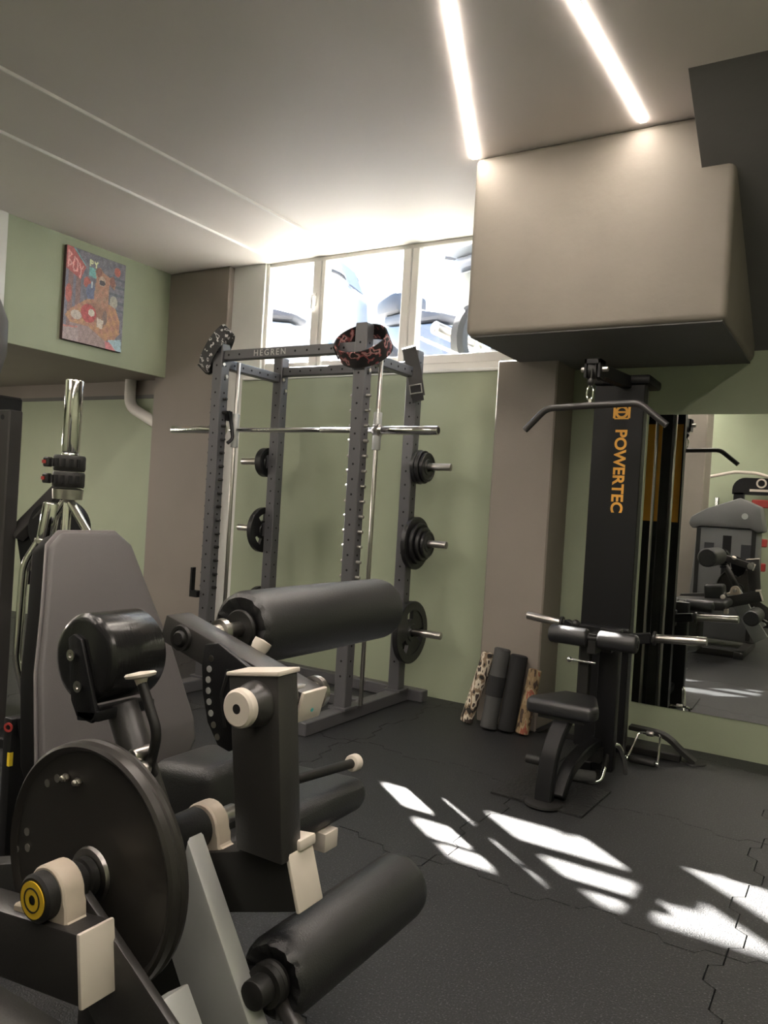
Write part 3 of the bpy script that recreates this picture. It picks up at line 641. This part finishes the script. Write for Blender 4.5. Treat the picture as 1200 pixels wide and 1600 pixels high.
# pillow block
def block(y0, y1, zb, xc, m, par=None):
    P = []
    for k in range(13): a = math.pi*k/12; P.append((xc+.040*math.cos(a), y0, PZ+.040*math.sin(a)))
    P += [(xc-.044, y0, PZ-.008), (xc-.046, y0, zb+.022), (xc-.075, y0, zb+.016), (xc-.075, y0, zb), (xc-.025, y0, zb), (xc-.020, y0, zb+.006), (xc+.020, y0, zb+.006), (xc+.025, y0, zb), (xc+.075, y0, zb), (xc+.075, y0, zb+.016), (xc+.046, y0, zb+.022), (xc+.044, y0, PZ-.008)]
    b = MB(); b.prism(P, (0, y1-y0, 0)); b.bev(.003, 1); return b
bl = block(.725, .762, .560, PXv, mTan); bl.build('pillow_block', mTan, lg)
bc = G('bearing_cap', mBlackM, lambda b: b.lathe([(0, 0), (0, .030), (.004, .034), (.022, .034), (.022, 0)], (PXv, .704, PZ), (0, 1, 0), 32))
G('cap_badge', mYel, lambda b: b.lathe([(0, .007), (0, .026), (-.0015, .026), (-.0015, .007)], (PXv, .704, PZ), (0, 1, 0), 32), par=bc)
G('cap_ring', mBlackM, lambda b: b.lathe([(-.0025, .0155), (-.0025, .0175), (-.001, .0175), (-.001, .0155), (-.0025, .0155)], (PXv, .704, PZ), (0, 1, 0), 32), par=bc)
G('shaft', mSteel, lambda b: b.rod((PXv, .75, PZ), (PXv, 1.12, PZ), .016))
G('hub_collar', mBlackM, lambda b: b.lathe([(0, .016), (0, .030), (.010, .030), (.012, .026), (.016, .026), (.018, .030), (.030, .030), (.030, .016)], (PXv, .765, PZ), (0, 1, 0), 32))
# cam disc
dc = G('cam_disc', mDiscM, lambda b: b.lathe([(.0, .02), (.0, .172), (-.006, .177), (-.008, .182), (-.004, .187), (.008, .188), (.012, .184), (.016, .184), (.020, .188), (.026, .187), (.028, .181), (.020, .175), (.014, .170), (.014, .02)], (PXv-.010, .803, PZ+.008), (0, 1, 0), 72))
def dpt(x, zz, y=.8025): return (x, y, zz)
for x, zz in ((-1.085, .725), (-1.062, .738), (-1.130, .635), (-1.126, .61), (-1.155, .60)):  # bright discs: light seen through the holes is put into their colour
    G('lit_slot_hole', mBolt, lambda b: b.lathe([(0, 0), (0, .0065), (-.0012, .0065), (-.0012, 0)], dpt(x, zz), (0, 1, 0), 14), par=dc)
for x, zz in ((-1.037, .746), (-1.008, .746)):
    G('bolt', mBolt, lambda b: (b.rod(dpt(x, zz, .803), dpt(x, zz, .794), .007, n=6), b.ball(dpt(x, zz, .793), .005, 8)), par=dc)
G('hub_washer', mSteel, lambda b: b.lathe([(0, .02), (0, .040), (.006, .042), (.006, .02)], (PXv, .7965, PZ), (0, 1, 0), 32), par=dc)
G('belt_guide', mSilv, lambda b: b.beam((-.848, .85, .450), (-.735, .85, .29), .05, .05, (1, 0, .6)), .003)
G('diagonal_brace', mAnth, lambda b: b.prism([(-.945, .768, .606), (-.70, .768, .452), (-.70, .768, .30), (-.80, .768, .34), (-.985, .768, .50)], (0, .014, 0)), .002)
# lever: hub tube, lower arm, upper arm with counterweight
G('hub_tube', mBlack, lambda b: b.rod((PXv, .825, PZ), (PXv, 1.028, PZ), .036, n=32))
G('hub_boss', mBlackM, lambda b: b.rod((PXv, .835, PZ), (PXv, .87, PZ), .050, n=32))
ld = V((.527, 0, -.85)).normalized()
la = G('lever_arm', mSilv, lambda b: b.beam(V((-1.0, .985, .605)), V((-1.0, .985, .605))+ld*.50, .040, .128, (1, 0, .6)), .006)
G('upper_lever_tube', mAnth, lambda b: b.rod((-1.083, .94, .825), (-.963, .94, .62), .0275, n=28))
pw = V((-1.125, 0, .905))
G('counterweight', mBlackG, lambda b: b.lathe([(0, 0), (0, .062), (.004, .072), (.012, .078), (.115, .078), (.121, .074), (.123, .066), (.123, 0)], (pw.x, .885, pw.z), (0, 1, 0), 56))
td = V((-1.083+.963, 0, .825-.62)).normalized()
br = G('weight_bracket', mBlack, lambda b: (b.prism([V((pw.x, .876, pw.z))+p for p in (V((-.028, 0, .035)), V((-.014, 0, .043)), V((.006, 0, .036)), V((.055, 0, -.082)), V((.045, 0, -.10)), V((.005, 0, -.096)), V((-.012, 0, -.07)))], (0, .009, 0)), b.box((pw.x+.005, .876, pw.z-.098), (pw.x+.060, 1.0, pw.z-.080), ry(-8))), .003)
for dx, dz in ((-.010, .008), (.012, -.042)):
    G('bolt', mSteel, lambda b: b.lathe([(0, 0), (-.004, .006), (-.009, .010), (-.009, .004), (-.004, .0)], (pw.x+dx, .878, pw.z+dz), (0, 1, 0), 14), par=br)
hd = G('release_handle', mBlackM, lambda b: b.tube(fil([(-.992, .90, .885), (-.949, .90, .812), (-.968, .905, .750), (-.975, .92, .735)], .02, 5), .0085, 12))
G('handle_cap', mCream, lambda b: b.lathe([(0, 0), (.0, .008), (.010, .011), (.013, .024), (.017, .026), (.020, .023), (.022, 0)], (-.992, .90, .882), (-.25, 0, 1), 28), par=hd)
G('pivot_clevis', mSteel, lambda b: (b.rod((-1.0, .885, .742), (-.955, .885, .742), .011), b.rod((-.985, .88, .77), (-.985, .93, .77), .012), b.ball((-.965, .89, .752), .013)))
# second bearing and upright post
bl = block(1.032, 1.066, .566, PXv, mTan); bl.build('pillow_block', mTan, lg)
pt = G('upright_post', mAnth, lambda b: b.hexa([V(p) for p in ((-.858, 1.0, .615), (-.760, 1.0, .615), (-.760, 1.052, .615), (-.858, 1.052, .615), (-.896, 1.0, .898), (-.790, 1.0, .915), (-.790, 1.052, .915), (-.896, 1.052, .898))]), .004)
G('end_cap', mCream, lambda b: b.hexa([V(p) for p in ((-.899, .997, .897), (-.787, .997, .914), (-.787, 1.055, .914), (-.899, 1.055, .897), (-.899, .997, .904), (-.788, .997, .922), (-.788, 1.055, .922), (-.899, 1.055, .904))]), .002, par=pt)
lbm = G('main_beam', mBlackM, lambda b: b.beam((-1.66, 1.05, .292), (-.756, 1.05, .586), .062, .100), .004)
G('end_cap', mCream, lambda b: b.beam((-.756, 1.05, .586), (-.7485, 1.05, .5885), .066, .104), .003, par=lbm)
G('weld_gusset', mCream, lambda b: b.box((-.80, 1.04, .622), (-.755, 1.085, .640), ry(-8)), .004)
G('gusset_plate', mBlackM, lambda b: b.prism([(-.90, 1.02, .575), (-.85, 1.02, .62), (-.78, 1.02, .62), (-.80, 1.02, .53), (-.90, 1.02, .50)], (0, .05, 0)), .003)
# knob on the post
kn = G('adjuster_knob', mCream, lambda b: b.lathe([(0, .008), (0, .027), (.004, .031), (.014, .032), (.018, .030), (.018, .008)], (-.832, .952, .862), (0, 1, 0), 36))
G('knob_boss', mAnth, lambda b: b.lathe([(0, 0), (0, .026), (.012, .030), (.020, .036), (.032, .038), (.032, 0)], (-.832, .968, .862), (0, 1, 0), 36), par=kn)
G('knob_socket', mHole, lambda b: b.cyl((-.832, .953, .862), (-.832, .960, .862), .009), par=kn)
# roller arm with sector plate
a0, a1 = V((-1.162, 1.132, .934)), V((-.822, 1.132, .840)); ad = (a1-a0).normalized()
ra = G('roller_arm', mAnth, lambda b: b.beam(a0, a1, .066, .054), .004)
G('end_cap', mCream, lambda b: b.beam(a1, a1+ad*.008, .070, .058), .003, par=ra)
G('indicator_dot', mat('cyan_dot', (.1, .6, .6), .4), lambda b: b.cyl(a1+ad*.0075+V((0, .0, -.008)), a1+ad*.009+V((0, 0, -.008)), .0035, n=10), par=ra)
bo = V((-1.108, 1.098, .920))
G('axle_bolt', mBlackM, lambda b: (b.lathe([(0, 0), (0, .012), (.004, .016), (.010, .018), (.010, 0)], bo-V((0, .010, 0)), (0, 1, 0), 24), b.lathe([(0, .018), (0, .024), (.006, .026), (.006, .018)], bo-V((0, .006, 0)), (0, 1, 0), 24)), par=ra)
sp = G('sector_plate', mBlack, lambda b: b.prism([(x, 1.066, zz) for x, zz in ((-1.018, .925), (-.985, .932), (-.90, .895), (-.885, .83), (-.905, .77), (-.945, .742), (-.972, .748), (-1.000, .785), (-1.016, .835), (-1.022, .885))], (0, .012, 0)), .003)
for k in range(8):
    t = k/7; x = -.998+.014*(1-4*(t-.5)**2)*-1+t*.026; zz = .902-t*.138
    G('pin_hole', mBolt if k in (0, 6, 7) else mSilv, lambda b: b.lathe([(0, 0), (0, .006), (-.001, .006), (-.001, 0)], (x, 1.0655, zz), (0, 1, 0), 14), par=sp)
G('slot', mHole, lambda b: b.tube([(-.955, 1.0655, .888), (-.968, 1.0655, .84), (-.955, 1.0655, .785)], .004, 6), par=sp)
G('arm_pivot', mSteel, lambda b: (b.rod((-.84, 1.05, .862), (-.84, 1.19, .846), .020), b.lathe([(0, .01), (0, .03), (.012, .03), (.012, .01)], (-.84, 1.168, .85), (0, 1, 0), 24)))
G('stop_pad', mCream, lambda b: b.lathe([(0, 0), (0, .016), (.008, .018), (.020, .018), (.022, 0)], (-.985, 1.18, .905), (.3, .4, .9), 24))
def roller(x, zz, y0, y1, r, nm, capm):
    Lr = y1-y0
    def mod(i, th, rr, t):
        if i in (2, 3): return rr, t+.0022*math.sin(11*th)+.0018*math.sin(17*th+1)
        return rr, t
    o = G(nm, mVinyl, lambda b: b.lathe([(.012, 0), (.010, r*.50), (.003, r*.70), (.0, r*.84), (.007, r*.95), (.020, r), (Lr*.5, r*1.01), (Lr-.022, r), (Lr-.008, r*.97), (Lr, r*.86), (Lr, 0)], (x, y0, zz), (0, 1, 0), 64, mod))
    G('roller_flange', mBlackM, lambda b: b.lathe([(-.004, .012), (-.006, r*.48), (-.001, r*.52), (.006, r*.5), (.012, .012)], (x, y0, zz), (0, 1, 0), 36), par=o)
    return o
up = roller(-1.108, .920, 1.265, 1.825, .080, 'thigh_roller', 0)
G('roller_axle', mSteel, lambda b: (b.rod((-1.108, 1.16, .920), (-1.108, 1.28, .920), .016), b.lathe([(0, .016), (0, .026), (.012, .028), (.012, .016)], (-1.108, 1.20, .92), (0, 1, 0), 24)), par=up)
lo = roller(-.782, .412, 1.02, 1.44, .068, 'ankle_roller', 0)
G('roller_axle', mBlackM, lambda b: (b.rod((-.782, .97, .412), (-.782, 1.04, .412), .024), b.lathe([(0, .02), (0, .034), (.01, .036), (.01, .02)], (-.782, 1.0, .412), (0, 1, 0), 24)), par=lo)
G('roller_stay', mAnth, lambda b: b.rod((-.775, 1.03, .385), (-.665, 1.0, .335), .014))
# seat, backrest
G('seat_pad', mVinyl, lambda b: b.prism([(-1.44, 1.14, .40), (-.985, 1.14, .47), (-.965, 1.14, .51), (-.985, 1.14, .548), (-1.44, 1.14, .52)], (0, .46, 0)), .028, 4)
G('side_guard', mVinyl, lambda b: b.box((-1.20, 1.12, .50), (-1.03, 1.30, .665), ry(-6)), .03, 4)
G('seat_bracket', mCream, lambda b: b.box((-1.0, 1.42, .43), (-.965, 1.47, .472)), .003)
sh = G('side_handle', mBlackM, lambda b: b.rod((-1.02, 1.30, .60), (-1.0, 1.565, .585), .011))
G('handle_cap', mCream, lambda b: (b.rod((-1.0, 1.56, .585), (-1.0, 1.585, .584), .020),), par=sh)
def backpad(b, off, th, grow):
    # pad outline in its own plane, leaning back; u along Y, v up along the lean
    base = V((-1.50, 1.345, .46)); vd = V((-.215, 0, .62)); Lv = vd.length; vd.normalize(); nn = V((vd.z, 0, -vd.x))
    O = [(-.15, .0), (.15, .0), (.228, .075), (.235, .13), (.205, .32), (.165, .46), (.125, .62), (.085, .655), (-.085, .655), (-.125, .62), (-.165, .46), (-.205, .32), (-.235, .13), (-.228, .075)]
    b.prism([base+V((0, 1, 0))*(u*grow)+vd*(.32+(v-.32)*grow)+nn*off for u, v in O], nn*th)
bp = G('backrest', mVinG, lambda b: backpad(b, -.004, .022, 1.0), .010, 3)
G('backrest_side', mSide, lambda b: backpad(b, -.062, .058, 1.02), .010, 3, par=bp)
G('piping', mPipe, lambda b: backpad(b, -.004, .006, 1.028), .002, 1, par=bp)
G('backrest_support', mBlackM, lambda b: (b.beam((-1.62, 1.345, .5), (-1.78, 1.345, .95), .06, .05, (1, 0, .3)), b.box((-1.66, 1.31, .06), (-1.59, 1.38, .55))), .004)
G('seat_support', mBlackM, lambda b: b.box((-1.30, 1.06, .06), (-1.22, 1.38, .41)), .004)
G('rear_support', mBlackM, lambda b: b.box((-1.8, 1.02, .06), (-1.72, 1.08, .47)), .004)
G('base_rail', mAnth, lambda b: b.box((-1.85, 1.02, 0), (-.86, 1.10, .06)), .005)
for x, y1 in ((-1.85, 1.62), (-.94, 1.14)): G('base_foot', mAnth, lambda b: b.box((x, .20, 0), (x+.08, y1, .06)), .005)
# weight stack tower (seen in the mirror)
tw = G('weight_tower', mShr, lambda b: b.prism([(-1.50, .13, .06), (-.84, .13, .06), (-.87, .13, 1.18), (-1.44, .13, 1.18)], (0, .30, 0)), .02, 2)
G('tower_cap', mShr, lambda b: b.prism([(-1.52, .10, 1.20), (-1.50, .10, 1.27), (-1.36, .10, 1.36), (-1.05, .10, 1.48), (-.87, .10, 1.40), (-.82, .10, 1.16), (-.87, .10, 1.14), (-.95, .10, 1.18), (-1.40, .10, 1.18), (-1.48, .10, 1.15)], (0, .36, 0)), .02, 2, par=tw)
G('cap_badge', mSilv, lambda b: b.lathe([(0, 0), (0, .03), (.002, .03), (.002, 0)], (-1.0, .461, 1.30), (0, 1, 0), 24), par=tw)
G('stack_slot', mHole, lambda b: b.box((-1.19, .425, .35), (-1.11, .434, 1.10)), par=tw)
for x in (-1.36, -1.02): 
    pl = G('placard', mPlac, lambda b: b.box((x, .428, .78), (x+.09, .434, 1.02)), par=tw)
G('tower_rib', mBlackM, lambda b: (b.box((-1.44, .425, .08), (-1.40, .435, 1.16)), b.box((-.93, .425, .08), (-.89, .435, 1.16))), par=tw)

# ================================================================== bars standing behind the backrest
k1 = lambda p: V((p[0], p[1], p[2]))
bs = thing('bar_holder', 'black upright bar holder with yellow sticker beside the backrest', 'bar holder', (-2.12, 1.5, 0))
MB().box((-2.155, 1.43, 0.0), (-2.115, 1.50, .50)).bev(.006, 2).build('front_tube', mBlack, bs)
MB().beam((-2.12, 1.47, .47), (-1.98, 1.56, .50), .06, .06).build('cross_tube', mBlack, bs)
MB().box((-2.4, 1.40, 0), (-1.9, 1.75, .03)).bev(.005, 1).build('base_plate', mBlack, bs)
MB().box((-2.125, 1.428, .36), (-2.114, 1.44, .40)).build('sticker', mLabel, bs)
MB().lathe([(0, .008), (0, .014), (.004, .014), (.004, .008), (0, .008)], (-2.125, 1.428, .475), (.4, -1, 0), 20).build('socket_ring', mRed, bs)
cb1 = thing('swiss_bar', 'chrome frame barbell standing upright with two black clamps', 'barbell', (-2.07, 1.54, .03))
A = V((-2.086, 1.54, 0)); tp = lambda zz, dx=0, dy=0: (-2.075+dx+(zz-1.5)*.012, 1.55+dy, zz)
MB().rod(tp(1.30), tp(1.522), .0265, n=28).build('sleeve', mChrome, cb1)
MB().rod(tp(1.165), tp(1.30), .0265, n=28).build('sleeve', mChrome, cb1)
MB().lathe([(0, .0), (0, .043), (.03, .045), (.034, .036), (.034, 0)], tp(1.158), (0, 0, 1), 28).build('collar', mSteel, cb1)
MB().rod(tp(.60), tp(1.16), .014).build('shaft', mChrome, cb1)
MB().tube(fil([tp(1.15, .008, .005), (-1.985, 1.59, 1.02), (-1.965, 1.60, .98), (-1.965, 1.6, .62), tp(.5, .02, .01)], .02), .013, 12).build('frame_tube', mChrome, cb1)
MB().tube(fil([(-1.965, 1.60, 1.03), (-2.10, 1.53, 1.015)], .02), .008, 10).build('cross_rung', mChrome, cb1)
MB().tube(fil([tp(1.15, -.008, -.005), (-2.155, 1.47, .955), (-2.16, 1.465, .66), (-2.118, 1.492, .50)], .03), .0135, 12).build('frame_tube', mChrome, cb1)
for i, zz in enumerate((1.194, 1.244)):
    c = thing('bar_clamp', ('lower' if i == 0 else 'upper')+' black clamp collar with red lever on the upright chrome bar', 'clamp', tp(zz), 'clamps on the upright bar')
    MB().lathe([(0, .027), (0, .044), (.006, .047), (.042, .047), (.048, .044), (.048, .027), (0, .027)], tp(zz), (0, 0, 1), 24).build('body', mBlackM, c)
    MB().box(V(tp(zz))+V((-.062, -.050, .010)), V(tp(zz))+V((-.035, -.030, .040))).bev(.004, 1).build('lever', mBlackM, c)
    MB().box(V(tp(zz))+V((-.060, -.053, .020)), V(tp(zz))+V((-.045, -.049, .030))).build('red_tab', mRed, c)
    for k in range(5):
        a = -1.9+k*.45; p = V(tp(zz))+V((.046*math.cos(a), .046*math.sin(a), .012)); MB().box(p-V((.005, .005, 0)), p+V((.005, .005, .024))).build('grip_block', mHole, c)
ezb = thing('curl_bar', 'chrome curl bar with bent shaft standing upright behind the backrest', 'barbell', (-2.1, 1.5, .03))
MB().rod((-2.125, 1.515, 1.03), (-2.112, 1.523, 1.145), .0265, n=28).build('sleeve', mChrome, ezb)
MB().lathe([(0, 0), (0, .031), (.012, .031), (.012, 0)], (-2.126, 1.514, 1.02), (.1, .06, 1), 28).build('collar', mSteel, ezb)
MB().rod((-2.135, 1.508, .93), (-2.126, 1.514, 1.02), .0265, n=28).build('sleeve_base', mChrome, ezb)
MB().tube(fil([(-2.135, 1.508, .93), (-2.12, 1.515, .86), (-2.128, 1.508, .775), (-2.096, 1.527, .668), (-2.122, 1.509, .52), (-2.10, 1.52, .33), (-2.11, 1.515, .03)], .02, 4), .0155, 14).build('bent_shaft', mChrome, ezb)

# machine at the left edge: shroud, upright, slanted arm, small plates
lm = thing('cable_machine', 'dark upright gym machine with grey shroud cut by the left edge', 'gym machine', (-3.5, 2.2, 0))
MB().box((-3.56, 2.19, 0), (-3.385, 2.26, 1.535)).bev(.006, 1).build('upright', mAnth, lm)
MB().cyl((-3.437, 2.188, 1.50), (-3.437, 2.19, 1.50), .012).build('bolt_hole', mHole, lm)
MB().beam((-3.40, 2.27, .955), (-3.20, 2.37, 1.20), .05, .09, (1, 0, .2)).bev(.004, 1).build('slanted_arm', mAnth, lm)
MB().prism([(-3.40, 2.27, .95), (-3.24, 2.35, 1.12), (-3.30, 2.33, .90), (-3.37, 2.3, .72)], (0, .05, 0)).build('gusset', mBlack, lm)
MB().lathe([(0, 0), (0, .13), (.02, .14), (.06, .14), (.08, .13), (.08, 0)], (-3.24, 2.40, 1.0), (.5, -.8, 0), 36).build('pulley_wheel', mBlack, lm)
MB().prism([(-3.95, 2.12, 1.60), (-3.60, 2.12, 1.62), (-3.53, 2.12, 1.68), (-3.47, 2.12, 1.80), (-3.475, 2.12, 1.96), (-3.56, 2.12, 2.10), (-3.95, 2.12, 2.15)], (0, .12, 0)).bev(.05, 4).build('shroud', mShr, lm)
MB().box((-3.9, 2.12, 0), (-3.6, 2.4, 1.62)).bev(.01, 1).build('tower', mBlack, lm)
MB().prism([(-3.40, 2.36, .80), (-3.25, 2.42, .78), (-3.32, 2.40, .55), (-3.40, 2.36, .50)], (0, .06, 0)).build('lower_gusset', mBlack, lm)
MB().box((-3.9, 2.15, 0), (-2.95, 2.5, .05)).bev(.006, 1).build('base', mBlack, lm)
MB().box((-3.30, 2.44, .05), (-3.24, 2.5, .62)).bev(.004, 1).build('plate_post', mBlack, lm)
MB().rod((-3.27, 2.44, .55), (-3.19, 2.30, .55), .02).build('plate_horn', mChrome, lm)
pl = thing('weight_plate', 'small black plate on the low horn of the left machine', 'weight plate', (-3.25, 2.405, .546))
MB().lathe(ring_prof(.12, .04), (-3.25, 2.405, .546), (.5, -.87, 0), 40).build('disc', mIron, pl)

# ================================================================== functional trainer behind the camera (mirror only)
ft = thing('functional_trainer', 'black functional trainer frame with rounded header seen in the mirror', 'gym machine', (-.7, -1.9, 0))
P = [(-1.44, -1.95, 1.66)]+[(-1.29-.15*math.cos(a), -1.95, 1.66+.15*math.sin(a)) for a in [k*math.pi/12 for k in range(7)]]+[(.2, -1.95, 1.81), (.2, -1.95, 1.60), (-1.44, -1.95, 1.60)]
hdr = MB().prism(P, (0, .10, 0)).build('header', mBlack, ft)
em = MB(); em.lathe([(0, .04), (0, .06), (.003, .06), (.003, .04), (0, .04)], (-1.11, -1.85, 1.745), (0, 1, 0), 24); em.box((-1.24, -1.85, 1.64), (-.98, -1.847, 1.67)); em.build('emblem', mCream, hdr)
for x in (-1.36, -.2): MB().box((x-.06, -1.95, 0), (x+.06, -1.85, 1.62)).build('upright', mBlack, ft)
MB().tube(fil([(-1.95, -1.7, 1.76), (-1.74, -1.7, 1.79), (-1.40, -1.7, 1.87), (-1.15, -1.7, 1.86), (-.75, -1.7, 1.74), (.2, -1.7, 1.74)], .05), .02, 10).build('pull_up_bar', mCream, ft)
MB().rod((-1.62, -1.9, .0), (-1.62, -1.9, 1.55), .03).build('side_post', mChrome, ft)
for zz in (1.50, 1.02, .72): MB().box((-1.20, -1.84, zz-.06), (-1.0, -1.78, zz+.04)).bev(.01, 1).build('red_attachment', mRed, ft)
MB().box((-1.6, -2.1, 0), (.3, -1.6, .05)).build('base', mBlack, ft)
for o in bpy.data.objects:
    if '_o' in o: del o['_o']
